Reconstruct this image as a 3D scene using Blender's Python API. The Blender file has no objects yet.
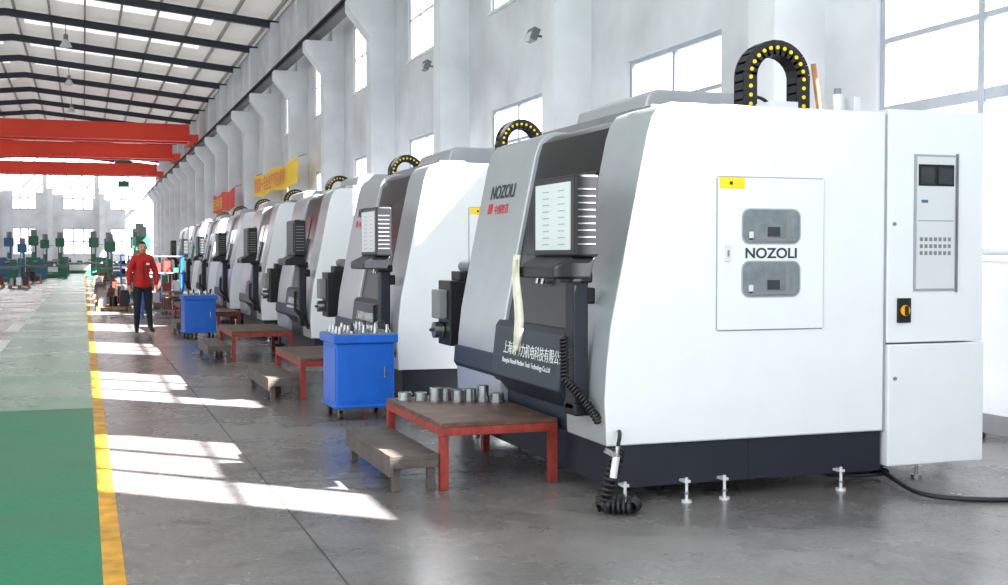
import bpy, bmesh, math, random
from mathutils import Vector, Matrix, Euler
random.seed(7)
S=bpy.context.scene
try:
    S.view_settings.view_transform='Standard'
    S.view_settings.exposure=0.0
except Exception: pass

def lin(c):
    return tuple(((v/255)/12.92 if v/255<=0.04045 else ((v/255+0.055)/1.055)**2.4) for v in c)
def pmat(name,col,rough=.5,metal=0,var=.08,scale=4,bump=0,bscale=60,stretch=None,coat=0,spec=None):
    m=bpy.data.materials.new(name); m.use_nodes=True
    nt=m.node_tree; b=nt.nodes['Principled BSDF']
    c=lin(col)
    tc=nt.nodes.new('ShaderNodeTexCoord'); mp=nt.nodes.new('ShaderNodeMapping')
    nt.links.new(tc.outputs['Object'],mp.inputs['Vector'])
    if stretch: mp.inputs['Scale'].default_value=stretch
    n=nt.nodes.new('ShaderNodeTexNoise'); n.inputs['Scale'].default_value=scale; n.inputs['Detail'].default_value=5
    nt.links.new(mp.outputs[0],n.inputs['Vector'])
    r=nt.nodes.new('ShaderNodeValToRGB')
    r.color_ramp.elements[0].position=.3; r.color_ramp.elements[1].position=.7
    r.color_ramp.elements[0].color=tuple(max(0,v*(1-var)) for v in c)+(1,)
    r.color_ramp.elements[1].color=tuple(min(1,v*(1+var)) for v in c)+(1,)
    nt.links.new(n.outputs['Fac'],r.inputs['Fac']); nt.links.new(r.outputs['Color'],b.inputs['Base Color'])
    b.inputs['Roughness'].default_value=rough; b.inputs['Metallic'].default_value=metal
    if coat: b.inputs['Coat Weight'].default_value=coat
    if spec is not None: b.inputs['Specular IOR Level'].default_value=spec
    if bump:
        n2=nt.nodes.new('ShaderNodeTexNoise'); n2.inputs['Scale'].default_value=bscale
        bp=nt.nodes.new('ShaderNodeBump'); bp.inputs['Strength'].default_value=bump; bp.inputs['Distance'].default_value=.01
        nt.links.new(tc.outputs['Object'],n2.inputs['Vector'])
        nt.links.new(n2.outputs['Fac'],bp.inputs['Height']); nt.links.new(bp.outputs[0],b.inputs['Normal'])
    return m

M={}
M['white']=pmat('powdercoat_white',(220,223,228),.35,0,.02)
M['silver']=pmat('powdercoat_silver',(170,173,180),.3,.3,.04)
M['black']=pmat('powdercoat_black',(20,21,25),.4,0,.1,spec=.35)
M['gloss']=pmat('door_smoked',(20,22,26),.3,0,.1,spec=.3)
M['navy']=pmat('skirt_navy',(28,32,44),.45,0,.1,spec=.35)
M['slate']=pmat('panel_slate',(40,48,60),.4,.1,.08,spec=.35)
M['lightsilver']=pmat('silver_and_louver_glare',(208,211,216),.3,.2,.03)
M['line']=pmat('seam_grey',(150,153,162),.5)
M['midgrey']=pmat('grey_plastic',(120,122,126),.5)
M['glass']=pmat('dim_glass',(118,125,132),.1,.2,.2,14)
M['screen']=pmat('screen_glass',(44,48,54),.15,0,.2,14)
M['yellow']=pmat('label_yellow',(240,205,20),.5)
M['orange']=pmat('knob_yellow',(250,180,20),.4)
M['red']=pmat('frame_red',(138,42,34),.55,0,.45,14,.3)
M['cranered']=pmat('crane_red',(222,60,36),.5,0,.08,.5)
M['rust']=pmat('steel_rusty',(90,66,54),.5,.15,.5,8,.3)
M['steel']=pmat('machined_steel',(160,162,166),.25,.9,.1,20)
M['blue']=pmat('cart_blue',(14,94,196),.4,0,.1,6)
M['rubber']=pmat('rubber_black',(20,20,22),.5)
M['cloth']=pmat('rag_cream',(216,210,196),.9,0,.15,12,.5,30)
M['wall']=pmat('plaster_white',(202,205,210),.9,0,.16,.7,.15,25)
M['column']=pmat('column_paint',(212,215,219),.85,0,.10,1.2,.1,25)
M['frame']=pmat('window_frame',(160,167,176),.5,.1)
M['rafter']=pmat('rafter_steel',(60,66,76),.6,.2)
M['purlin']=pmat('purlin_steel',(150,148,146),.6)
M['rail']=pmat('runway_steel',(74,77,82),.6,.2)
M['ylines']=pmat('line_yellow',(208,150,36),.5,0,.4,6)
M['wlines']=pmat('line_white',(232,234,232),.5,0,.1,6)
M['joint']=pmat('joint_dark',(70,66,66),.9)
M['skin']=pmat('skin',(205,150,120),.5,0,.05)
M['hair']=pmat('hair_black',(20,17,16),.5,0,.2,60)
M['jacket']=pmat('jacket_red',(190,30,24),.75,0,.15,10,.4,25)
M['trouser']=pmat('trouser_black',(28,30,40),.8,0,.15,10,.4,25)
M['shoe']=pmat('shoe_black',(18,18,18),.4)
M['eye']=pmat('eye_dark',(30,20,18),.3)
M['lip']=pmat('lip',(160,90,80),.5)
M['bannery']=pmat('banner_yellow',(240,196,30),.7,0,.05,.5)
M['bannerr']=pmat('banner_red',(205,40,35),.7,0,.05,.5)
M['green']=pmat('machine_green',(48,110,86),.45)
M['teal']=pmat('machine_teal',(50,104,140),.45)
M['wood']=pmat('wood_stick',(150,105,60),.6,0,.2,10)
M['redtext']=pmat('red_ink',(200,30,30),.5)
M['darktext']=pmat('dark_ink',(44,50,60),.5)
M['whitetext']=pmat('white_ink',(235,238,240),.5)
M['concrete_step']=pmat('step_steel',(84,76,72),.55,.1,.35,6,.3)

def floor_mat(name,stops,rough,nscale,bump=.1,spec=.5,stain=0):
    m=bpy.data.materials.new(name); m.use_nodes=True
    nt=m.node_tree; b=nt.nodes['Principled BSDF']
    tc=nt.nodes.new('ShaderNodeTexCoord')
    n=nt.nodes.new('ShaderNodeTexNoise'); n.inputs['Scale'].default_value=nscale; n.inputs['Detail'].default_value=8; n.inputs['Roughness'].default_value=.65
    nt.links.new(tc.outputs['Object'],n.inputs['Vector'])
    r=nt.nodes.new('ShaderNodeValToRGB')
    els=r.color_ramp.elements
    els[0].position=stops[0][0]; els[0].color=lin(stops[0][1])+(1,)
    els[1].position=stops[-1][0]; els[1].color=lin(stops[-1][1])+(1,)
    for p,c in stops[1:-1]:
        e=els.new(p); e.color=lin(c)+(1,)
    nt.links.new(n.outputs['Fac'],r.inputs['Fac'])
    n2=nt.nodes.new('ShaderNodeTexNoise'); n2.inputs['Scale'].default_value=30; n2.inputs['Detail'].default_value=6
    nt.links.new(tc.outputs['Object'],n2.inputs['Vector'])
    mx=nt.nodes.new('ShaderNodeMixRGB'); mx.blend_type='OVERLAY'; mx.inputs['Fac'].default_value=.35
    nt.links.new(r.outputs['Color'],mx.inputs[1]); nt.links.new(n2.outputs['Fac'],mx.inputs[2])
    out=mx.outputs[0]
    if stain:
        n3=nt.nodes.new('ShaderNodeTexNoise'); n3.inputs['Scale'].default_value=1.7; n3.inputs['Detail'].default_value=10; n3.inputs['Roughness'].default_value=.7; n3.inputs['Distortion'].default_value=1.2
        nt.links.new(tc.outputs['Object'],n3.inputs['Vector'])
        r3=nt.nodes.new('ShaderNodeValToRGB'); r3.color_ramp.elements[0].position=.50; r3.color_ramp.elements[0].color=(1,1,1,1); r3.color_ramp.elements[1].position=.68; r3.color_ramp.elements[1].color=(1-stain,)*3+(1,)
        nt.links.new(n3.outputs['Fac'],r3.inputs['Fac'])
        m3=nt.nodes.new('ShaderNodeMixRGB'); m3.blend_type='MULTIPLY'; m3.inputs['Fac'].default_value=1
        nt.links.new(out,m3.inputs[1]); nt.links.new(r3.outputs['Color'],m3.inputs[2]); out=m3.outputs[0]
    nt.links.new(out,b.inputs['Base Color'])
    mr=nt.nodes.new('ShaderNodeMapRange'); mr.inputs['To Min'].default_value=rough-.1; mr.inputs['To Max'].default_value=rough+.15
    nt.links.new(n.outputs['Fac'],mr.inputs['Value']); nt.links.new(mr.outputs[0],b.inputs['Roughness'])
    b.inputs['Specular IOR Level'].default_value=spec
    bp=nt.nodes.new('ShaderNodeBump'); bp.inputs['Strength'].default_value=bump; bp.inputs['Distance'].default_value=.004
    nt.links.new(n2.outputs['Fac'],bp.inputs['Height']); nt.links.new(bp.outputs[0],b.inputs['Normal'])
    return m
M['floor']=floor_mat('concrete_floor',[(.3,(92,88,88)),(.5,(116,112,112)),(.7,(136,133,132))],.24,.55,.1,.45,.4)
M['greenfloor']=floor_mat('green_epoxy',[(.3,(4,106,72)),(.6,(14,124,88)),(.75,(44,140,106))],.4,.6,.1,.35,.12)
M['palefloor']=floor_mat('glare_pale_epoxy',[(.3,(70,126,98)),(.55,(92,142,116)),(.72,(116,154,136))],.26,.6,.1,.35,.15)  # paler green: glare on the far walkway painted into the base colour

def transl(name,c0,c1,fac):
    m=bpy.data.materials.new(name); m.use_nodes=True
    nt=m.node_tree; nt.nodes.clear()
    o=nt.nodes.new('ShaderNodeOutputMaterial'); t=nt.nodes.new('ShaderNodeBsdfTranslucent'); df=nt.nodes.new('ShaderNodeBsdfDiffuse'); mx=nt.nodes.new('ShaderNodeMixShader')
    n=nt.nodes.new('ShaderNodeTexNoise'); n.inputs['Scale'].default_value=.8
    r=nt.nodes.new('ShaderNodeValToRGB'); r.color_ramp.elements[0].color=c0+(1,); r.color_ramp.elements[1].color=c1+(1,)
    nt.links.new(n.outputs['Fac'],r.inputs['Fac']); nt.links.new(r.outputs['Color'],t.inputs['Color']); nt.links.new(r.outputs['Color'],df.inputs['Color'])
    mx.inputs[0].default_value=fac; nt.links.new(df.outputs[0],mx.inputs[1]); nt.links.new(t.outputs[0],mx.inputs[2])
    nt.links.new(mx.outputs[0],o.inputs['Surface']); return m
M['skylight']=transl('skylight_fibreglass',(.5,.5,.47),(.7,.7,.66),.12)
M['roof']=transl('roof_sheet',(.54,.53,.51),(.64,.63,.61),.03)  # opaque panels given slight translucency, added to brighten roof and interior

def empty(name,loc,rotz=0):
    e=bpy.data.objects.new(name,None); S.collection.objects.link(e); e.location=loc; e.rotation_euler=(0,0,rotz)
    e.empty_display_size=.2
    return e

class MB:
    def __init__(s): s.v=[];s.f=[];s.m=[];s.mats=[];s.sm=[]
    def mi(s,k):
        if k not in s.mats: s.mats.append(k)
        return s.mats.index(k)
    def add(s,vs,fs,k,smooth=False):
        o=len(s.v); s.v+= [tuple(v) for v in vs]
        i=s.mi(k) if isinstance(k,str) else None
        for j,f in enumerate(fs):
            s.f.append([o+a for a in f]); s.m.append(i if i is not None else s.mi(k[j])); s.sm.append(smooth)
    def box(s,x0,x1,y0,y1,z0,z1,k,mat=None):
        vs=[Vector(p) for p in [(x0,y0,z0),(x1,y0,z0),(x1,y1,z0),(x0,y1,z0),(x0,y0,z1),(x1,y0,z1),(x1,y1,z1),(x0,y1,z1)]]
        if mat: vs=[mat@v for v in vs]
        s.add(vs,[(0,3,2,1),(4,5,6,7),(0,1,5,4),(1,2,6,5),(2,3,7,6),(3,0,4,7)],k)
    def cbox(s,c,sz,k,rot=None):
        m=Matrix.Translation(c)@(rot.to_4x4() if rot else Matrix())
        s.box(-sz[0]/2,sz[0]/2,-sz[1]/2,sz[1]/2,-sz[2]/2,sz[2]/2,k,m)
    def prism(s,prof,y0,y1,k,kcap=None):
        n=len(prof); vs=[(x,y0,z) for x,z in prof]+[(x,y1,z) for x,z in prof]
        fs=[tuple(range(n)),tuple(range(2*n-1,n-1,-1))]; ks=[kcap or k]*2
        if kcap is None and not isinstance(k,str): ks=[k[0]]*2
        for i in range(n):
            j=(i+1)%n; fs.append((j,i,n+i,n+j)); ks.append(k if isinstance(k,str) else k[i])
        s.add(vs,fs,ks)
    def cyl(s,p0,p1,r,k,r1=None,n=16):
        p0=Vector(p0);p1=Vector(p1); r1=r if r1 is None else r1
        d=(p1-p0).normalized(); a=d.orthogonal().normalized(); b=d.cross(a)
        vs=[];
        for p,rr in((p0,r),(p1,r1)):
            for i in range(n):
                t=2*math.pi*i/n; vs.append(p+a*math.cos(t)*rr+b*math.sin(t)*rr)
        fs=[(i,(i+1)%n,n+(i+1)%n,n+i) for i in range(n)]
        s.add(vs,fs,k,True)
        s.add(vs[:n],[tuple(range(n-1,-1,-1))],k); s.add(vs[n:],[tuple(range(n))],k)
    def tube(s,p0,p1,r,ri,k,n=20):
        p0=Vector(p0);p1=Vector(p1)
        d=(p1-p0).normalized(); a=d.orthogonal().normalized(); b=d.cross(a); vs=[]
        for p,rr in((p0,r),(p1,r),(p1,ri),(p0,ri)):
            for i in range(n):
                t=2*math.pi*i/n; vs.append(p+a*math.cos(t)*rr+b*math.sin(t)*rr)
        fs=[]
        for q in range(4):
            o=q*n;o2=((q+1)%4)*n
            for i in range(n): fs.append((o+i,o+(i+1)%n,o2+(i+1)%n,o2+i))
        s.add(vs,fs,k,False)
    def obj(s,name,parent=None,bevel=0,seg=2,loc=(0,0,0),rotz=0):
        me=bpy.data.meshes.new(name); me.from_pydata(s.v,[],s.f)
        for k in s.mats: me.materials.append(M[k])
        for p,i,q in zip(me.polygons,s.m,s.sm): p.material_index=i; p.use_smooth=q
        me.update()
        bm=bmesh.new(); bm.from_mesh(me); bmesh.ops.recalc_face_normals(bm,faces=bm.faces); bm.to_mesh(me); bm.free()
        o=bpy.data.objects.new(name,me); S.collection.objects.link(o); o.location=loc; o.rotation_euler=(0,0,rotz)
        if parent: o.parent=parent
        if bevel:
            b=o.modifiers.new('bevel','BEVEL'); b.width=bevel; b.segments=seg; b.limit_method='ANGLE'; b.angle_limit=math.radians(40)
            b.harden_normals=False
        return o

def curve(name,pts,r,k,parent=None,cyclic=False,poly=False):
    c=bpy.data.curves.new(name,'CURVE'); c.dimensions='3D'; c.bevel_depth=r; c.bevel_resolution=3
    if poly:
        sp=c.splines.new('POLY'); sp.points.add(len(pts)-1)
        for i,p in enumerate(pts): sp.points[i].co=(*p,1)
    else:
        sp=c.splines.new('NURBS'); sp.points.add(len(pts)-1); sp.order_u=4; sp.use_endpoint_u=True
        for i,p in enumerate(pts): sp.points[i].co=(*p,1)
        sp.resolution_u=8
    c.materials.append(M[k]); c.use_fill_caps=True
    o=bpy.data.objects.new(name,c); S.collection.objects.link(o)
    if parent: o.parent=parent
    return o
def helix(path,r,pitch):
    out=[]; t=0
    for a,b in zip(path[:-1],path[1:]):
        a=Vector(a);b=Vector(b); L=(b-a).length; d=(b-a)/L
        ref=Vector((0.3,0.5,.1)); u=(ref-d*ref.dot(d)).normalized(); w=d.cross(u)
        n=max(2,int(L/pitch*8))
        for i in range(n):
            s=i/n; ang=t+2*math.pi*(L*s/pitch)
            out.append(tuple(a+d*L*s+u*math.cos(ang)*r+w*math.sin(ang)*r))
        t+=2*math.pi*L/pitch
    return out
def text(name,body,size,mat4,k,parent=None,align='LEFT',ext=.001,sx=1,bold=0):
    c=bpy.data.curves.new(name,'FONT'); c.body=body; c.size=size; c.extrude=ext; c.align_x=align; c.offset=bold
    c.materials.append(M[k])
    o=bpy.data.objects.new(name,c); S.collection.objects.link(o)
    if parent: o.parent=parent
    o.matrix_basis=mat4@Matrix.Diagonal((sx,1,1,1))
    return o
def frame_mat(loc,xa,ya):
    xa=Vector(xa).normalized(); ya=Vector(ya).normalized(); za=xa.cross(ya)
    m=Matrix((xa,ya,za)).transposed().to_4x4(); m.translation=Vector(loc); return m

# ------------------------------------------------------------------ ROOM
XR=7.2; XL=-13.0; YF=128.0; YN=-7.0
f=MB(); f.box(XL,XR,YN,YF,-.2,0,'floor'); f.obj('floor')
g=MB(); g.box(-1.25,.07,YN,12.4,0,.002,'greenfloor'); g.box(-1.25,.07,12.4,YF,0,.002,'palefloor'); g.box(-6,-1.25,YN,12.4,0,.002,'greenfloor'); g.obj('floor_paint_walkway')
y=MB(); y.box(.07,.17,YN,YF,0,.003,'ylines'); y.obj('floor_marking_yellow')
w=MB()
for i in range(18):
    a=15+i*5.2; w.box(-1.47,-1.22,a,a+2.6,0,.004,'wlines')
w.obj('floor_marking_dashes')
j=MB(); j.box(1.118,1.127,YN,60,0,.0015,'joint')
for i in range(9): j.box(.17,7.2,1.9+6*i,1.907+6*i,0,.0015,'joint')
j.obj('floor_joints')

WT=.15
cols=[4.85+6*i for i in range(-1,21)]
def wrange(cy):
    if abs(cy-1.9)<.2: return 1.25,4.05
    if abs(cy-7.9)<.2: return 6.5,9.75
    if abs(cy-13.9)<.2: return 12.72,15.35
    return cy-1.4,cy+1.4
w=MB()
for i,c in enumerate(cols[:-1]):
    cy=c+3.05; a,b=wrange(cy); low=cy>5
    w.box(XR,XR+WT,c,a,0,10.7,'wall'); w.box(XR,XR+WT,b,c+6,0,10.7,'wall')
    if low: w.box(XR,XR+WT,a,b,0,1.5,'wall'); w.box(XR,XR+WT,a,b,4.2,6.0,'wall')
    else: w.box(XR,XR+WT,a,b,0,6.0,'wall')  # unseen near bays closed below, added to keep sun patches off the floor
    w.box(XR,XR+WT,a,b,7.9,10.7,'wall')
w.obj('wall_right')
w=MB()
for c in cols[:-1]:
    cy=c+3.05
    w.box(XL-.3,XL,c,cy-2.2,0,10.7,'wall'); w.box(XL-.3,XL,cy+2.2,c+6,0,10.7,'wall')
    w.box(XL-.3,XL,cy-2.2,cy+2.2,0,1.2,'wall'); w.box(XL-.3,XL,cy-2.2,cy+2.2,4.6,5.6,'wall'); w.box(XL-.3,XL,cy-2.2,cy+2.2,8.6,10.7,'wall')
w.obj('wall_left')
t=MB(); t.box(XR-.02,XR,cols[0],YF,0,.16,'midgrey'); t.obj('baseboard_right')
def window(n,cy,z0,z1,x,hz):
    m=MB(); a,b=wrange(cy)
    m.box(x+.04,x+.1,a,b,z0,z0+.06,'frame'); m.box(x+.04,x+.1,a,b,z1-.06,z1,'frame')
    mid=8.33 if abs(cy-7.9)<.2 else (a+b)/2-.04
    vs=(a,mid,b-.08) if z0<5 else (a,a+(b-a)/3-.04,a+(b-a)*2/3-.04,b-.08)
    for yy in vs: m.box(x+.045,x+.095,yy,yy+.08,z0,z1,'frame')
    for h,tt in hz: m.box(x+.05,x+.08,a,b,h-tt/2,h+tt/2,'frame')
    m.box(x-.05,x+WT,a-.05,b+.05,z0-.05,z0,'column')
    m.obj('window_%d'%n)
n=1
for i,c in enumerate(cols[:-1]):
    cy=c+3.05
    if cy>5: window(n,cy,1.5,4.2,XR,[(2.87,.1),(3.54,.05)]); n+=1
    window(n,cy,6.0,7.9,XR,[(6.95,.035)]); n+=1
for c in cols:
    m=MB(); y0,y1=c-.25,c+.25
    m.prism([(6.6,0),(6.6,6.75),(6.08,7.4),(6.08,7.68),(6.85,7.68),(6.85,10.4),(7.2,10.4),(7.2,0)],y0,y1,'column')
    m.obj('column')
m=MB(); yy0,yy1=cols[0],YF
m.box(6.2,6.5,yy0,yy1,7.90,7.94,'rail'); m.box(6.33,6.37,yy0,yy1,7.70,7.9,'rail'); m.box(6.2,6.5,yy0,yy1,7.68,7.71,'rail'); m.box(6.32,6.38,yy0,yy1,7.94,8.02,'rafter')
m.obj('crane_runway_beam')
m=MB(); m.box(XL+.7,XL+1,yy0,yy1,7.68,7.94,'rail'); m.box(XL+.82,XL+.88,yy0,yy1,7.94,8.02,'rafter'); m.obj('crane_runway_beam')
for c in cols:
    m=MB(); m.box(XL,XL+.6,c-.25,c+.25,0,7.3,'column'); m.box(XL,XL+1.1,c-.25,c+.25,7.3,7.68,'column'); m.box(XL,XL+.35,c-.25,c+.25,7.68,10.4,'column'); m.obj('column')
XM=-2.9; ZE=10.65; ZR=ZE+.1*(XR-XM)
def zr(x): return ZR-.1*abs(x-XM)
r=MB()
def slab(m,x0,x1,y0,y1,zo,th,k):
    vs=[(x0,y0,zr(x0)+zo),(x1,y0,zr(x1)+zo),(x1,y1,zr(x1)+zo),(x0,y1,zr(x0)+zo)]
    vs+=[(a,b,c+th) for a,b,c in vs]
    m.add(vs,[(0,3,2,1),(4,5,6,7),(0,1,5,4),(1,2,6,5),(2,3,7,6),(3,0,4,7)],k)
def sheet(m,x0,x1,y0,y1,k):
    m.add([(x0,y0,zr(x0)),(x1,y0,zr(x1)),(x1,y1,zr(x1)),(x0,y1,zr(x0))],[(0,1,2,3)],k)
for c in cols[:-1]:
    for (a,b) in ((XL-.4,XM),(XM,XR+.4)):
        sheet(r,a,b,c,c+2.4,'roof'); sheet(r,a,b,c+3.6,c+6,'roof')
    for a,b,k in ((XL-.4,-9.5,'roof'),(-9.5,XM-.6,'skylight'),(XM-.6,XM,'roof'),(XM,XM+.6,'roof'),(XM+.6,5,'skylight'),(5,XR+.4,'roof')): sheet(r,a,b,c+2.4,c+3.6,k)
r.obj('ceiling')
p=MB()
x=XL+1
while x<XR-.3:
    p.box(x-.04,x+.04,cols[0],YF,zr(x)-.17,zr(x)-.01,'purlin'); x+=1.35
p.obj('ceiling_purlins')
for c in cols:
    m=MB()
    for (a,b) in ((XL,XM),(XM,XR)):
        slab(m,a,b,c-.11,c+.11,-.46,.03,'rafter'); slab(m,a,b,c-.02,c+.02,-.44,.27,'rafter'); slab(m,a,b,c-.11,c+.11,-.2,.03,'rafter')
    m.obj('roof_rafter')
m=MB()
wins=[(-11.8,-9.4),(-6.6,-4.4),(-1.9,1.0),(2.6,5.9)]
prev=XL-.3
for a,b in wins:
    m.box(prev,a,YF,YF+.3,0,11.7,'wall')
    m.box(a,b,YF,YF+.3,0,1.5,'wall'); m.box(a,b,YF,YF+.3,4.2,6.0,'wall'); m.box(a,b,YF,YF+.3,8.3,11.7,'wall'); prev=b
m.box(prev,XR+.3,YF,YF+.3,0,11.7,'wall')
m.obj('wall_far')
for a,b in wins:
    for z0,z1 in((1.5,4.2),(6.0,8.3)):
        q=MB()
        for k2 in range(4):
            xx=a+(b-a)*k2/3; q.box(xx-.05,xx+.05,YF+.05,YF+.15,z0,z1,'frame')
        for zz in (z0+.05,(z0+z1)/2,z1-.05): q.box(a,b,YF+.05,YF+.15,zz-.05,zz+.05,'frame')
        q.obj('window_%d'%n); n+=1
for xx in (-8.1,-3.1,1.8):
    q=MB(); q.box(xx-.25,xx+.25,YF-.4,YF,0,10.3,'column'); q.obj('column')

def crane(Y,hook):
    e=empty('overhead_crane',(0,Y,8.02))
    m=MB()
    for dy in (-.9,.9):
        m.box(XL+1.1,6.0,dy-.22,dy+.22,.28,1.2,'cranered'); m.box(XL+1.1,6.0,dy-.28,dy+.28,1.2,1.24,'cranered'); m.box(XL+1.1,6.0,dy-.28,dy+.28,.25,.28,'cranered')
    m.box(6.02,6.5,-1.7,1.7,.12,.6,'cranered'); m.box(XL+.7,XL+1.15,-1.7,1.7,.12,.6,'cranered')
    m.obj('girders',e)
    q=MB()
    for dy in (-1.3,1.3):
        q.cyl((6.28,dy,.17),(6.42,dy,.17),.17,'rafter'); q.cyl((XL+.78,dy,.17),(XL+.92,dy,.17),.17,'rafter')
    q.obj('wheels',e)
    q=MB(); h=hook
    q.box(h-.7,h+.7,-.8,.8,1.24,1.5,'green'); q.cyl((h-.6,0,1.4),(h+.6,0,1.4),.3,'rafter')
    q.box(h-.05,h-.02,-.05,-.02,-.2,1.3,'rafter'); q.box(h+.02,h+.05,.02,.05,-.2,1.3,'rafter'); q.box(h-.45,h+.45,-.3,.3,-.7,-.2,'green')
    q.obj('hoist',e)
crane(75,-6.5); crane(89,-7.5); crane(108,3.3)
for c in cols[3::2]:
    x=-.6
    e=empty('high_bay_lamp',(x,c,zr(x)-.46))
    m=MB(); m.cyl((0,0,0),(0,0,-.4),.015,'rafter',n=8); m.cyl((0,0,-.4),(0,0,-.62),.09,'midgrey'); m.cyl((0,0,-.62),(0,0,-.9),.1,'lightsilver',.25); m.obj('lamp_body',e)

for yy,zz in ((18.0,4.95),(24.3,5.4)):
    m=MB(); m.box(XR-.06,XR,-.08,.08,-.1,.1,'midgrey'); m.cyl((XR-.06,0,0),(XR-.35,0,.05),.02,'midgrey'); m.cbox((XR-.42,0,.05),(.12,.3,.2),'midgrey',Euler((0,.4,0)).to_matrix()); m.cbox((XR-.49,0,.02),(.02,.25,.16),'lightsilver',Euler((0,.4,0)).to_matrix())
    m.obj('wall_floodlight',loc=(0,yy,zz),bevel=.01)

def banner(ya,yb,z0,z1,k,txt,tk):
    e=empty('wall_banner',(6.5,ya,0))
    me=MB(); N=24; vs=[];fs=[]
    for i in range(N+1):
        t=i/N; yv=(yb-ya)*t; sag=-.12*math.sin(math.pi*t*2)**2
        vs.append((.02*math.sin(t*30),yv,z0+sag)); vs.append((.02*math.sin(t*30+1),yv,z1+sag))
    for i in range(N): fs.append((2*i,2*i+1,2*i+3,2*i+2))
    me.add(vs,fs,k); me.obj('cloth',e)
    text('lettering',txt,(z1-z0)*.75,frame_mat((-.05,(yb-ya)*.96,z0+(z1-z0)*.15),(0,-1,0),(0,0,1)),tk,e)
    q=MB()
    for yv in (0,yb-ya): q.cyl((.02,yv,z1),(.3,yv,z1+.1),.012,'rubber',n=6)
    q.obj('ties',e)
banner(38.6,48.9,3.85,4.65,'bannery','质量第一 安全生产 精益求精','redtext')
banner(55.5,65,3.7,4.6,'bannerr','团结 拼搏 创新','bannery')

# ------------------------------------------------------------------ MACHINES
prof=[(-.08,.36),(-.09,.63),(-.075,.85),(-.05,1.07),(-.005,1.30),(.04,1.53),(.09,1.78),(.137,2.01),(.185,2.24),(.215,2.33),(.26,2.39),(.34,2.42),(1.88,2.42),(1.88,.36)]
def inset(pr,d): return [(x+d if x<.3 else x,z-(.03 if z>2.35 else 0)) for x,z in pr]
def roundrect(m,x0,x1,z0,z1,y,r,k,th=.006):
    pts=[]
    for cx,cz,a0 in ((x1-r,z1-r,0),(x0+r,z1-r,90),(x0+r,z0+r,180),(x1-r,z0+r,270)):
        for i in range(6):
            a=math.radians(a0+i*18); pts.append((cx+r*math.cos(a),cz+r*math.sin(a)))
    m.prism(pts,y-th,y,k)
def smoothobj(o):
    for p in o.data.polygons: p.use_smooth=True
    try:
        o.data.set_sharp_from_angle(angle=math.radians(35))
    except Exception: pass
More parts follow.
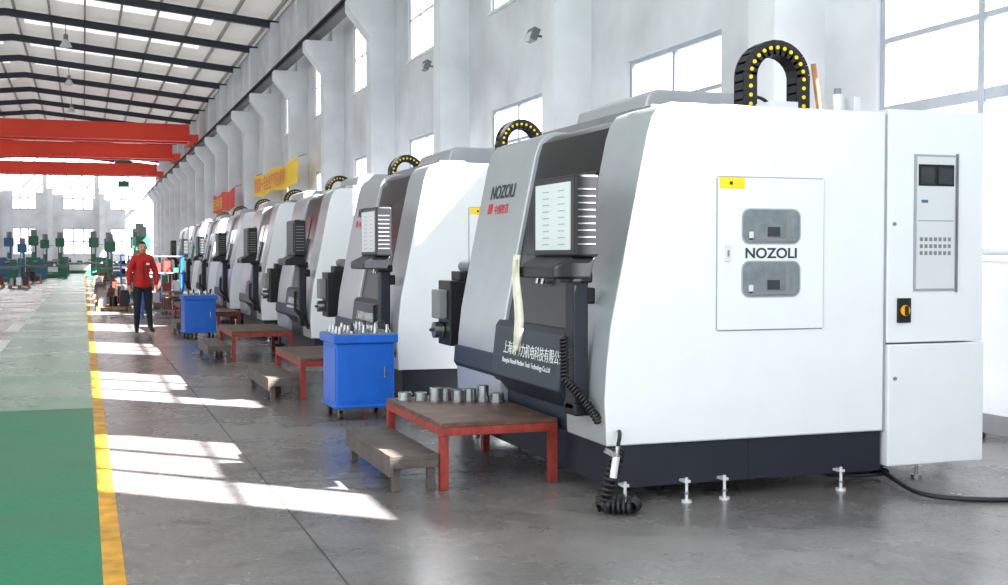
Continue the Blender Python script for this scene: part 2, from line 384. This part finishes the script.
def machine(Y0,idx):
    e=empty('cnc_machining_center',(3.0,Y0,0))
    m=MB(); fk=['silver']*len(prof)
    for i in range(11,14): fk[i]='white'
    fk2=list(fk)
    m.prism(prof,0,.62,fk,'white')
    o=m.obj('side_shell_right',e,.012); smoothobj(o)
    m=MB(); m.prism(prof,1.9,3.0,fk2,'silver'); o=m.obj('side_shell_left',e,.012); smoothobj(o)
    m=MB(); pr=inset([p for p in prof if p[1]>.9 ],.035); pr=pr+[(1.88,.92)]; m.prism([(pr[0][0]-.02,.92)]+pr,.62,1.9,'gloss','black')
    o=m.obj('sliding_doors',e,.006); smoothobj(o)
    m=MB()
    def fx(z,off): return .04+(z-1.53)*.2+off
    for ya,yb in ((.72,1.2),(1.3,1.8)):
        vs=[(fx(1.35,.02),ya,1.35),(fx(1.35,.02),yb,1.35),(fx(2.05,.025),yb,2.05),(fx(2.05,.025),ya,2.05)]
        m.add(vs,[(0,1,2,3)],'screen')
    for ya in (1.22,1.32):
        m.cyl((fx(1.3,-.01),ya,1.3),(fx(1.75,-.01),ya,1.75),.014,'steel',n=10)
        for z in (1.32,1.73): m.cyl((fx(z,-.01),ya,z),(fx(z,.06),ya,z),.01,'steel',n=8)
    m.obj('door_windows_and_handles',e)
    m=MB(); m.prism([(.4,.36),(.4,1.02),(-.06,1.02),(-.09,.98),(-.13,.62),(-.03,.5),(-.03,.36)],.64,2.0,'slate'); m.prism([(.4,.36),(.4,.76),(-.1,.76),(-.11,.62),(-.03,.5),(-.03,.36)],2.0,3.02,'slate')
    m.obj('lower_front_panel',e,.008)
    m=MB(); m.box(-.03,1.88,.03,2.97,.1,.355,'navy'); m.box(.9,.905,.025,.03,.1,.355,'black'); m.obj('base_skirt',e,.01)
    m=MB()
    for x in (.05,.44,.7,1.5,2.3):
        yy=2.9
        m.cyl((x,yy,0),(x,yy,.018),.035,'steel',n=14); m.cyl((x,yy,.018),(x,yy,.14),.011,'steel',n=8); m.cyl((x,yy,.06),(x,yy,.075),.022,'steel',n=6)
    m.cyl((2.3,.2,0),(2.3,.2,.018),.035,'steel',n=14); m.cyl((2.3,.2,.018),(2.3,.2,.16),.011,'steel',n=8)
    m.obj('levelling_feet',e)
    m=MB()
    for x in (.03,.44,.7,1.54):
        m.cyl((x,-.03,0),(x,-.03,.016),.032,'lightsilver',n=14); m.cyl((x,-.03,.016),(x,-.03,.15),.01,'lightsilver',n=8); m.box(x-.02,x+.02,-.045,.05,.12,.135,'lightsilver'); m.cyl((x,-.03,.05),(x,-.03,.065),.02,'steel',n=6)
    m.obj('levelling_bolts',e)
    m=MB()
    a,b,z0,z1=.657,1.41,1.04,1.975
    m.box(a,b,-.012,.0,z0,z1,'white')
    for q in ((a-.008,a,z0,z1),(b,b+.008,z0,z1),(a,b,z0-.008,z0),(a,b,z1,z1+.008)): m.box(q[0],q[1],-.004,0,q[2],q[3],'line')
    m.obj('side_access_panel',e,.003)
    m=MB()
    for z0,z1 in ((1.574,1.78),(1.245,1.457)):
        roundrect(m,.82,1.24,z0-.008,z1+.008,-.012,.055,'line',.003); roundrect(m,.83,1.23,z0,z1,-.014,.05,'glass',.004)
        m.box(1.13,1.16,-.0195,-.018,z0+.03,z1-.02,'midgrey'); m.box(.87,.9,-.0195,-.018,z0+.02,z0+.07,'lightsilver'); m.box(1.0,1.09,-.0195,-.018,z0+.04,z0+.1,'screen'); m.box(.85,1.21,-.0195,-.018,z0+.012,z0+.03,'midgrey')
    m.obj('side_windows',e)
    m=MB(); m.box(.705,.735,-.028,-.012,1.46,1.56,'lightsilver'); m.box(.713,.727,-.03,-.028,1.49,1.53,'midgrey'); m.obj('panel_latch',e,.003)
    m=MB(); m.box(.665,.84,-.014,-.012,1.905,1.975,'yellow'); m.box(.735,.755,-.0145,-.014,1.93,1.95,'black'); m.obj('warning_label',e)
    text('logo_side','NOZOLI',.088,frame_mat((1.03,-.0135,1.482),(1,0,0),(0,0,1)),'darktext',e,'CENTER',.001,1.12,.002)
    if idx>0: text('model_side','NVM-LV1150',.085,frame_mat((.55,-.004,.5),(1,0,0),(0,0,1)),'darktext',e)
    m=MB(); m.box(1.9,2.66,.0,2.3,.93,2.44,'white'); m.box(1.9,2.66,-.02,2.3,.13,.92,'white'); m.obj('electrical_cabinet',e,.008)
    m=MB(); m.box(1.883,1.898,.01,2.2,.36,2.4,'line'); m.obj('cabinet_seam',e)
    m=MB(); m.box(2.10,2.43,-.008,0,1.265,2.155,'line'); m.box(2.116,2.416,-.014,-.008,1.28,2.14,'lightsilver')
    m.box(2.125,2.405,-.017,-.014,1.95,2.09,'black'); m.box(2.14,2.25,-.019,-.017,1.965,2.07,'screen'); m.box(2.28,2.39,-.019,-.017,1.965,2.07,'screen')
    for r_ in range(3):
        for c_ in range(7): m.box(2.14+c_*.037,2.162+c_*.037,-.017,-.014,1.50+r_*.045,1.525+r_*.045,'midgrey')
    m.box(2.125,2.405,-.016,-.014,1.72,1.727,'line'); m.box(2.15,2.2,-.017,-.014,1.84,1.86,'teal')
    m.box(2.432,2.44,-.02,0,1.255,2.165,'midgrey')
    m.obj('cabinet_window',e)
    m=MB(); m.box(1.975,2.075,-.02,0,1.06,1.22,'black'); m.cyl((2.025,-.03,1.14),(2.025,-.02,1.14),.035,'orange'); m.box(2.015,2.035,-.05,-.03,1.11,1.17,'black'); m.obj('main_switch',e,.004)
    m=MB(); m.cyl((1.95,-.0,1.7),(1.95,-.01,1.7),.012,'midgrey'); m.cyl((1.95,-.02,.7),(1.95,-.03,.7),.012,'midgrey'); m.obj('cabinet_locks',e)
    m=MB(); m.prism([(.85,2.42),(1.75,2.42),(1.75,2.68),(1.68,2.72),(1.0,2.72),(.92,2.68)],1.5,2.8,'silver'); m.box(.55,.85,.7,2.7,2.42,2.5,'midgrey'); m.obj('spindle_cover',e,.015)
    m=MB(); m.box(1.22,1.42,.3,.5,2.42,2.5,'lightsilver'); m.cyl((1.72,.3,2.42),(1.72,.3,2.56),.04,'lightsilver'); m.cyl((1.72,.3,2.56),(1.72,.3,2.6),.025,'midgrey'); m.box(1.78,1.83,.2,.3,2.42,2.54,'lightsilver')
    m.box(1.55,1.68,.75,.9,2.42,2.5,'midgrey')
    m.obj('top_fittings',e,.004)
    m=MB(); R=.205; cx,cy,cz=1.42,.62,2.69; lk=[]
    for i in range(13):
        a=math.radians(180*i/12); lk.append((cx+R*math.cos(a),cz+R*math.sin(a),a))
    tail=[(cx+R,cz-.06*q,0) for q in (4,3,2,1)]; tail2=[(cx-R,cz-.06*q,math.pi) for q in (1,2,3,4)]
    lk=tail+lk+tail2
    for x,z,a in lk:
        rot=Matrix.Rotation(-a,3,'Y')
        m.cbox((x,cy-.06,z),(.1,.012,.062),'rubber',rot); m.cbox((x,cy+.06,z),(.1,.012,.062),'rubber',rot)
        m.cbox((x+.045*math.cos(a),cy,z+.045*math.sin(a)),(.01,.12,.045),'rubber',rot); m.cbox((x-.045*math.cos(a),cy,z-.045*math.sin(a)),(.01,.12,.045),'rubber',rot)
        m.cyl((x,cy-.066,z),(x,cy-.073,z),.013,'yellow',n=12)
    m.obj('cable_chain',e)
    curve('hydraulic_hose',[(1.2,.8,2.44),(1.25,.75,2.62),(1.45,.7,2.64),(1.5,.72,2.44)],.012,'rubber',e)
    lk='lightsilver' if idx<2 else 'black'  # light panel on the first boxes paints sun glare on a black face
    m=MB(); m.box(-.31,-.155,-.06,.62,1.49,1.97,'black')
    m.prism([(-.155,1.49),(-.31,1.49),(-.43,1.43),(-.43,1.36),(-.19,1.36)],-.02,.58,'black')
    m.obj('control_box',e,.015)
    m=MB(); m.box(-.318,-.31,0.0,.56,1.53,1.93,lk)
    for i in range(9):
        z=1.56+i*.04
        for c_ in range(2): m.box(-.320,-.318,.08+c_*.25,.18+c_*.25,z,z+.006,'line' if lk!='black' else 'midgrey')
        m.box(-.29,-.18,-.064,-.06,z,z+.008,'midgrey')
    m.obj('control_box_louvers',e)
    m=MB()
    m.box(-.2,-.1,.22,.36,.55,1.37,'navy'); m.box(-.23,-.08,.2,.38,1.33,1.4,'black'); m.box(-.2,-.06,.2,.38,.52,.6,'black')
    m.box(-.12,-.04,.25,.33,1.2,1.3,'black')
    m.obj('pendant_column',e,.012)
    curve('pendant_cable',helix([(-.24,.28,1.0),(-.25,.24,.75),(-.14,.14,.6),(-.1,.06,.5)],.022,.022),.008,'rubber',e,poly=True)
    up=(.2,0,.98)
    text('logo_front','NOZOLI',.15,frame_mat((.120,2.75,1.95),(0,-1,0),up),'darktext',e,'LEFT',.001,1,.003)
    fm=frame_mat((.098,2.75,1.83),(0,-1,0),up)
    m=MB(); m.box(0,.09,0,.08,-.001,.003,'redtext',fm); m.obj('logo_mark',e)
    text('logo_caption','中国智造',.085,frame_mat((.098,2.6,1.83),(0,-1,0),up),'redtext',e)
    if idx<3:
        text('maker_lettering','上海诺倬力机电科技有限公司',.1,frame_mat((-.128,1.72,.80),(0,-1,0),(.1,0,.99)),'whitetext',e,'LEFT',.001,.9)
        text('maker_lettering_small','Shanghai Nozoli Machine Tools Technology Co.,Ltd',.05,frame_mat((-.136,1.72,.73),(0,-1,0),(.1,0,.99)),'whitetext',e,'LEFT',.001,.9)
    return e
Ys=[6.5,11.5,16.3,21.1,25.9,30.7,35.5,40.3]
for i,yv in enumerate(Ys): machine(yv,i)

# rag hanging from the pendant shelf
m=MB(); N=20; vs=[];fs=[]
for i in range(N+1):
    t=i/N; wd=.022+.01*math.sin(t*9)+.022*math.sin(t*math.pi)**2
    if t>.8: wd*=1-.5*(t-.8)/.2
    for s_ in range(9):
        u=s_/8-.5; vs.append((2.548+.018*math.sin(s_*1.9+t*3),7.02+u*wd*2+.03*math.sin(t*7),1.50-.60*t+.03*math.cos(u*9)*t))
for i in range(N):
    for s_ in range(8): fs.append((i*9+s_,i*9+s_+1,i*9+s_+10,i*9+s_+9))
m.add(vs,fs,'cloth',True); o=m.obj('cleaning_rag'); sd=o.modifiers.new('s','SOLIDIFY'); sd.thickness=.008

curve('coiled_air_hose',helix([(2.93,6.36,.36),(2.89,6.3,.3),(2.86,6.3,.2),(2.8,6.32,.06),(2.95,6.22,.05),(3.02,6.3,.06),(2.9,6.38,.06),(2.84,6.26,.05)],.035,.03),.011,'rubber',poly=True)
curve('air_line',[(3.0,6.49,.45),(2.97,6.4,.44),(2.93,6.36,.40),(2.93,6.36,.36)],.012,'rubber')
m=MB(); m.cyl((2.88,6.27,.34),(2.86,6.27,.22),.022,'lightsilver'); m.cyl((2.89,6.27,.40),(2.88,6.27,.34),.014,'steel'); m.cbox((2.85,6.27,.36),(.09,.025,.03),'steel',Euler((0,.5,0)).to_matrix()); m.obj('air_gun')
pts=[]
for i in range(60):
    a=i*.35; rr=.16+.03*math.sin(i*.9); pts.append((4.85+rr*math.cos(a)*1.2,6.75+rr*math.sin(a),.03+.004*i*.5))
curve('coiled_power_cable',pts,.014,'rubber')
curve('power_cable',[(4.95,6.7,.1),(4.9,6.35,.05),(4.8,6.1,.02),(5.1,5.85,.015),(5.6,5.75,.015),(6.0,6.1,.015),(6.4,6.2,.015),(7.0,6.2,.015)],.016,'rubber')
curve('wall_hose',[(6.9,7.9,0.03),(6.5,7.8,.03),(6.35,7.85,.4),(6.4,7.9,.75),(6.2,8.3,.95),(6.0,8.7,.9)],.028,'rubber')
m=MB(); m.cyl((6.85,9.5,0),(6.33,9.5,3.25),.025,'wood'); m.obj('wooden_pole')

def platform(X,Y,L,w=.8,h=.43,step=True,parts=False):
    e=empty('work_platform',(X,Y,0))
    m=MB(); m.box(0,w,0,L,h-.03,h,'rust'); m.obj('deck_plate',e,.004)
    m=MB()
    m.box(0,w,0,.05,h-.085,h-.03,'red'); m.box(0,w,L-.05,L,h-.085,h-.03,'red'); m.box(0,.05,.05,L-.05,h-.085,h-.03,'red'); m.box(w-.05,w,.05,L-.05,h-.085,h-.03,'red')
    for x in (0,w-.055):
        for yy in (0,L-.055): m.box(x,x+.055,yy,yy+.055,0,h-.086,'red')
    m.box(.051,w-.051,L*.5-.03,L*.5+.03,h-.085,h-.03,'red')
    m.obj('frame',e,.003)
    if step:
        m=MB(); m.box(-.33,-.01,.02,L-.1,.2,.235,'concrete_step'); m.box(-.33,-.3,.02,L-.1,.1,.2,'concrete_step'); m.box(-.30,-.01,.02,.05,.15,.2,'concrete_step')
        for x in (-.30,-.07):
            for yy in (.05,L-.16): m.box(x,x+.05,yy,yy+.05,0,.2,'concrete_step')
        m.obj('step',e,.004)
    return e
platform(2.13,7.3,1.45,.8)
platform(2.1,12.35,1.7,.72,.43)
platform(1.95,17.1,1.7,.85,.43)
platform(1.95,23.1,1.4,.85,.43)
platform(1.95,26.8,1.7,.85,.43,False)
platform(1.95,31.6,1.7,.85,.43,False)
for (x,yy,r_,h_) in ((2.22,8.55,.05,.06),(2.33,8.5,.045,.06),(2.42,8.42,.045,.1),(2.5,8.46,.05,.09),(2.57,8.34,.045,.085),(2.66,8.36,.05,.09),(2.78,8.42,.045,.1),(2.82,8.2,.05,.07),(2.74,8.28,.04,.12),(2.62,8.55,.05,.07)):
    q=MB(); z=.431; q.tube((x,yy,z),(x,yy,z+h_),r_,r_*.72,'steel'); q.tube((x,yy,z),(x,yy,z+h_*.3),r_*1.12,r_*.72,'steel'); q.cyl((x,yy,z),(x,yy,z+h_*.4),r_*.72,'steel'); q.obj('machined_sleeve')

def cart(X,Y,rot=0):
    e=empty('tool_cart',(X,Y,0),rot)
    m=MB(); m.box(-.27,.27,-.27,.27,.13,.70,'blue'); m.box(-.30,.30,-.30,.30,.70,.78,'blue'); m.box(-.29,.29,-.29,.29,.11,.14,'blue'); m.obj('cabinet',e,.01)
    m=MB()
    m.box(-.235,.235,-.276,-.27,.17,.66,'blue')
    m.box(-.276,-.27,-.24,.24,.17,.66,'blue')
    m.box(.17,.19,-.29,-.276,.38,.48,'steel'); m.obj('doors',e,.003)
    m=MB(); m.box(-.28,.28,-.28,.28,.78,.785,'midgrey')
    random.seed(3)
    for ix in range(5):
        for iy in range(4):
            x=-.22+ix*.11; yy=-.2+iy*.13; h=.03+.05*random.random()
            m.cyl((x,yy,.785),(x,yy,.81),.03,'steel',n=12); m.cyl((x,yy,.81),(x,yy,.81+h),.018,random.choice(['steel','rubber','steel']),.012,n=10)
    m.obj('tool_holders',e)
    m=MB()
    for x in (-.22,.22):
        for yy in (-.22,.22):
            m.cyl((x-.015,yy,.045),(x+.015,yy,.045),.045,'rubber'); m.box(x-.025,x-.018,yy-.02,yy+.02,.04,.11,'steel'); m.box(x+.018,x+.025,yy-.02,yy+.02,.04,.11,'steel')
            m.cyl((x-.017,yy,.045),(x+.017,yy,.045),.02,'red')
    m.obj('casters',e)
cart(2.40,10.95,math.radians(2)); cart(1.95,22.3,math.radians(3))

def pedestal(X,Y):
    e=empty('tool_magazine_stand',(X,Y,0))
    m=MB(); m.box(-.2,.2,-.2,.2,0,.04,'black'); m.box(-.06,.06,-.06,.06,.04,1.0,'black'); m.box(-.22,.16,-.18,.18,.72,1.28,'black'); m.box(-.3,-.22,-.1,.12,.95,1.2,'midgrey'); m.box(-.12,.12,-.12,.12,1.28,1.36,'rubber')
    m.cyl((-.23,.02,.85),(-.31,.02,.85),.07,'steel'); m.cyl((-.31,.02,.85),(-.33,.05,.85),.015,'rubber'); m.cyl((0,-.14,1.4),(0,.14,1.4),.05,'midgrey')
    m.obj('body',e,.01)
pedestal(3.17,10.0); pedestal(3.1,15.1); pedestal(3.1,20.0)

def crate(X,Y,seed,w=.9,l=1.2):
    random.seed(seed)
    m=MB()
    for i in range(3): m.box(i*(w-.1)/2,i*(w-.1)/2+.1,0,l,0,.1,'wood')
    m.box(0,w,0,l,.1,.13,'wood')
    for a in range(3):
        for b in range(3):
            h=.15+.35*random.random(); k=random.choice(['rust','black','red','midgrey','steel'])
            x=.05+a*(w-.05)/3; yy=.05+b*(l-.05)/3
            if random.random()<.5: m.box(x,x+w/3-.08,yy,yy+l/3-.08,.13,.13+h,k)
            else: m.cyl((x+.11,yy+.13,.13),(x+.11,yy+.13,.13+h),.1,k)
    m.obj('pallet_of_castings',loc=(X,Y,0),bevel=.01)
for i,(X,Y) in enumerate(((.3,33.5),(.3,36),(.3,38.5),(.35,41),(.3,44),(.35,47),(.4,51),(.5,57),(1.7,47),(1.8,50),(.4,63),(.5,70),(-3.2,58),(-4.4,60),(-5.4,74),(-3,68),(-6.8,84))): crate(X,Y,i)
def drill(X,Y,k,s=1.0):
    m=MB(); m.box(-.4*s,.4*s,-.5*s,.5*s,0,.15*s,k); m.cyl((0,.2*s,.15*s),(0,.2*s,2.0*s),.14*s,k); m.box(-.45*s,.45*s,-.45*s,.1*s,.8*s,.9*s,'midgrey'); m.box(-.08*s,.08*s,-.1*s,.2*s,.3*s,.85*s,k)
    m.box(-.25*s,.25*s,-.6*s,.4*s,1.65*s,2.15*s,k); m.cyl((0,-.4*s,1.65*s),(0,-.4*s,1.3*s),.06*s,'steel'); m.cyl((0,.25*s,2.15*s),(0,.25*s,2.5*s),.16*s,'midgrey')
    m.cyl((.25*s,-.35*s,1.8*s),(.5*s,-.35*s,1.8*s),.02,'steel')
    m.obj('pillar_drill',loc=(X,Y,0),bevel=.02)
def lathe(X,Y,k,L=3.0):
    m=MB(); m.box(0,L,-.4,.4,0,.25,k); m.box(0,.8,-.4,.4,.25,.75,k); m.box(L-.6,L,-.35,.35,.25,.7,k); m.box(0,L,-.25,.25,.72,.88,'midgrey'); m.box(0,.75,-.35,.35,.85,1.35,k)
    m.cyl((.75,0,1.1),(.95,0,1.1),.18,'steel'); m.box(L-.5,L-.1,-.18,.18,.88,1.25,k); m.cyl((L-.5,0,1.1),(L-.75,0,1.1),.05,'steel'); m.box(1.4,1.8,-.45,.35,.88,1.05,k); m.cyl((1.6,-.45,.85),(1.6,-.5,.85),.1,'steel')
    m.obj('engine_lathe',loc=(X,Y,0),bevel=.02)
drill(1.95,44,'green',1.0); drill(2.3,54,'green',1.15); drill(-3.4,76,'teal'); drill(2.4,60,'green',1.1); drill(1.2,61,'green',1.0)
lathe(-7.2,64,'teal'); lathe(-6.4,72,'green'); lathe(-5.2,80,'teal'); lathe(-8.4,90,'green'); lathe(-4.0,95,'green'); lathe(-1.9,104,'green'); lathe(-7.5,104,'teal'); drill(-5.9,66,'teal',1.1); drill(-3.2,88,'green',1.3); lathe(.7,88,'green'); lathe(1.0,98,'teal')
drill(-2.6,92,'green',1.2); drill(-1.7,99,'green',1.3); drill(-5.3,98,'teal',1.3); lathe(-3.4,84,'green',2.4); drill(.6,80,'green',1.2); drill(1.6,84,'teal',1.2)
def rack(X,Y,seed):
    random.seed(seed); m=MB()
    for x in (0,.95):
        for yy in (0,.45): m.box(x,x+.05,yy,yy+.05,0,1.5,'blue' if seed%2 else 'red')
    for z in (.15,.6,1.05,1.45):
        m.box(0,1,0,.5,z,z+.03,'midgrey')
        if z<1.4:
            for i in range(4):
                h=.1+.22*random.random(); m.box(.06+i*.23,.22+i*.23,.08,.42,z+.03,z+.03+h,random.choice(['red','black','lightsilver','rust','green']))
    m.obj('storage_rack',loc=(X,Y,0),bevel=.006)
rack(1.3,30,1); rack(1.3,34.5,2); rack(1.35,40.2,3); rack(1.6,58,5)

# ------------------------------------------------------------------ PERSON
def skin_mesh(name,verts,edges,radii,root,sub=2):
    me=bpy.data.meshes.new(name); me.from_pydata(verts,edges,[]); o=bpy.data.objects.new(name,me); S.collection.objects.link(o)
    md=o.modifiers.new('skin','SKIN'); md.use_smooth_shade=True
    for i,r_ in enumerate(radii):
        d=me.skin_vertices[0].data[i]; d.radius=r_ if isinstance(r_,tuple) else (r_,r_); d.use_root=(i==root)
    s_=o.modifiers.new('sub','SUBSURF'); s_.levels=sub; s_.render_levels=sub
    dg=bpy.context.evaluated_depsgraph_get(); dg.update()
    nm=bpy.data.meshes.new_from_object(o.evaluated_get(dg)); bpy.data.objects.remove(o)
    return nm
def person(X,Y,rotz):
    e=empty('factory_worker',(X,Y,0),rotz)
    V=[(0,0,.96),(0,.005,1.14),(0,0,1.32),(0,.005,1.45),(0,0,1.55),
       (-.15,.005,1.42),(-.25,.03,1.15),(-.25,-.05,.92),
       (.15,.005,1.42),(.26,.03,1.15),(.25,-.06,.92),
       (-.09,0,.88),(-.105,-.03,.5),(-.11,.04,.1),(-.13,-.13,.045),
       (.09,0,.88),(.115,.02,.5),(.14,-.03,.1),(.17,-.2,.045)]
    E=[(0,1),(1,2),(2,3),(3,4),(3,5),(5,6),(6,7),(3,8),(8,9),(9,10),(0,11),(11,12),(12,13),(13,14),(0,15),(15,16),(16,17),(17,18)]
    R=[.14,.13,.155,.105,.055,.085,.06,.042,.085,.06,.042,.105,.072,.05,.042,.105,.072,.05,.042]
    nm=skin_mesh('body',V,E,R,0)
    for k in ('jacket','trouser','skin','shoe'): nm.materials.append(M[k])
    for p in nm.polygons:
        c=p.center; p.use_smooth=True
        if c.z<.115: p.material_index=3
        elif c.z<.90 and abs(c.x)<.21: p.material_index=1
        elif c.z>1.505: p.material_index=2
        else: p.material_index=0
    o=bpy.data.objects.new('body',nm); S.collection.objects.link(o); o.parent=e
    m=MB(); m.box(-.006,.006,-.165,-.14,.98,1.4,'black'); m.box(.05,.11,-.168,-.145,1.31,1.35,'whitetext'); m.obj('zip_and_badge',e)
    m=MB(); m.tube((0,.0,.9),(0,.0,.955),.168,.13,'jacket',28); m.tube((0,0,1.47),(0,0,1.53),.075,.055,'jacket',20); o=m.obj('jacket_hem_and_collar',e,.008)
    bm=bmesh.new(); bmesh.ops.create_uvsphere(bm,u_segments=32,v_segments=24,radius=1)
    for v in bm.verts:
        x,y,z=v.co
        tz=1-.18*max(0,-z)**1.3
        v.co=Vector((x*.078*tz,y*.095*(1-.1*max(0,-z)),z*.118))
        if y<0 and z<0: v.co.y-=.008*max(0,-z)*max(0,1-abs(x)*2)
    for v in bm.verts:
        x,y,z=v.co
        if y<-.06:
            v.co.y-=.02*math.exp(-(x/.012)**2-((z+.02)/.022)**2)
            v.co.y+=.006*math.exp(-((abs(x)-.03)/.014)**2-((z-.005)/.012)**2)
            v.co.y-=.008*math.exp(-(x/.025)**2-((z+.09)/.015)**2)
    me=bpy.data.meshes.new('head'); bm.to_mesh(me); bm.free(); me.materials.append(M['skin']); me.materials.append(M['hair'])
    for p in me.polygons:
        p.use_smooth=True; c=p.center
        if c.z>.066 or (c.y>.0 and c.z>-.03) or (abs(c.x)>.066 and c.z>.02 and c.y>-.03): p.material_index=1
    o=bpy.data.objects.new('head',me); S.collection.objects.link(o); o.parent=e; o.location=(0,-.02,1.64)
    bm=bmesh.new(); bmesh.ops.create_uvsphere(bm,u_segments=24,v_segments=16,radius=1)
    dl=[v for v in bm.verts if (v.co.z<-.1) or (v.co.y<-.45 and v.co.z<.55)]
    for v in bm.verts: v.co=Vector((v.co.x*.086,v.co.y*.104,v.co.z*.127))
    bmesh.ops.delete(bm,geom=dl,context='VERTS')
    me=bpy.data.meshes.new('hair'); bm.to_mesh(me); bm.free(); me.materials.append(M['hair'])
    for p in me.polygons: p.use_smooth=True
    o=bpy.data.objects.new('hair',me); S.collection.objects.link(o); o.parent=e; o.location=(0,-.012,1.642)
    m=MB()
    for s_ in (-1,1):
        m.cyl((s_*.03,-.106,1.645),(s_*.03,-.112,1.645),.009,'eye',n=10); m.box(s_*.03-.015,s_*.03+.015,-.114,-.106,1.662,1.667,'hair')
        m.cyl((s_*.075,-.01,1.635),(s_*.088,-.0,1.64),.024,'skin',.02,n=12)
    m.box(-.022,.022,-.113,-.104,1.583,1.591,'lip'); m.obj('face_features',e,.002)
    for s_,wx,wy in ((-1,-.25,-.05),(1,.25,-.06)):
        hv=[(wx,wy,.93),(wx,wy-.01,.87),(wx,wy-.015,.835)]; he=[(0,1),(1,2)]; hr=[(.024,.03),(.022,.036),(.02,.034)]
        for fi,(dy,L) in enumerate(((-.03,.062),(-.01,.072),(.01,.067),(.03,.052))):
            b=len(hv); hv+=[(wx,wy-.015+dy,.81),(wx-s_*.006,wy-.018+dy,.81-L*.5),(wx-s_*.018,wy-.022+dy,.81-L)]
            he+=[(2,b),(b,b+1),(b+1,b+2)]; hr+=[.0095,.0085,.007]
        b=len(hv); hv+=[(wx-s_*.01,wy-.045,.85),(wx-s_*.02,wy-.062,.82),(wx-s_*.024,wy-.066,.795)]; he+=[(1,b),(b,b+1),(b+1,b+2)]; hr+=[.012,.01,.008]
        nm=skin_mesh('hand',hv,he,hr,0,1); nm.materials.append(M['skin'])
        for p in nm.polygons: p.use_smooth=True
        o=bpy.data.objects.new('hand',nm); S.collection.objects.link(o); o.parent=e
person(1.06,24.0,math.radians(6))

# ------------------------------------------------------------------ LIGHT + CAMERA
wd=bpy.data.worlds.new('World'); S.world=wd; wd.use_nodes=True
bg=wd.node_tree.nodes['Background']; bg.inputs[0].default_value=(.94,.97,1,1); bg.inputs[1].default_value=2.9
sun=bpy.data.lights.new('sun','SUN'); sun.energy=60; sun.angle=math.radians(.4); sun.color=(1,.98,.95)
so=bpy.data.objects.new('sun',sun); S.collection.objects.link(so)
d=Vector((-1,.93,-1.09)); so.rotation_euler=d.to_track_quat('-Z','Y').to_euler(); so.location=(20,-10,20)
cam=bpy.data.cameras.new('camera'); co=bpy.data.objects.new('camera',cam); S.collection.objects.link(co)
cam.lens=42.86; cam.sensor_width=36; cam.clip_end=400; co.location=(0,0,1.5)
co.rotation_euler=(math.radians(90-1.79),0,-math.radians(19.3)); S.camera=co
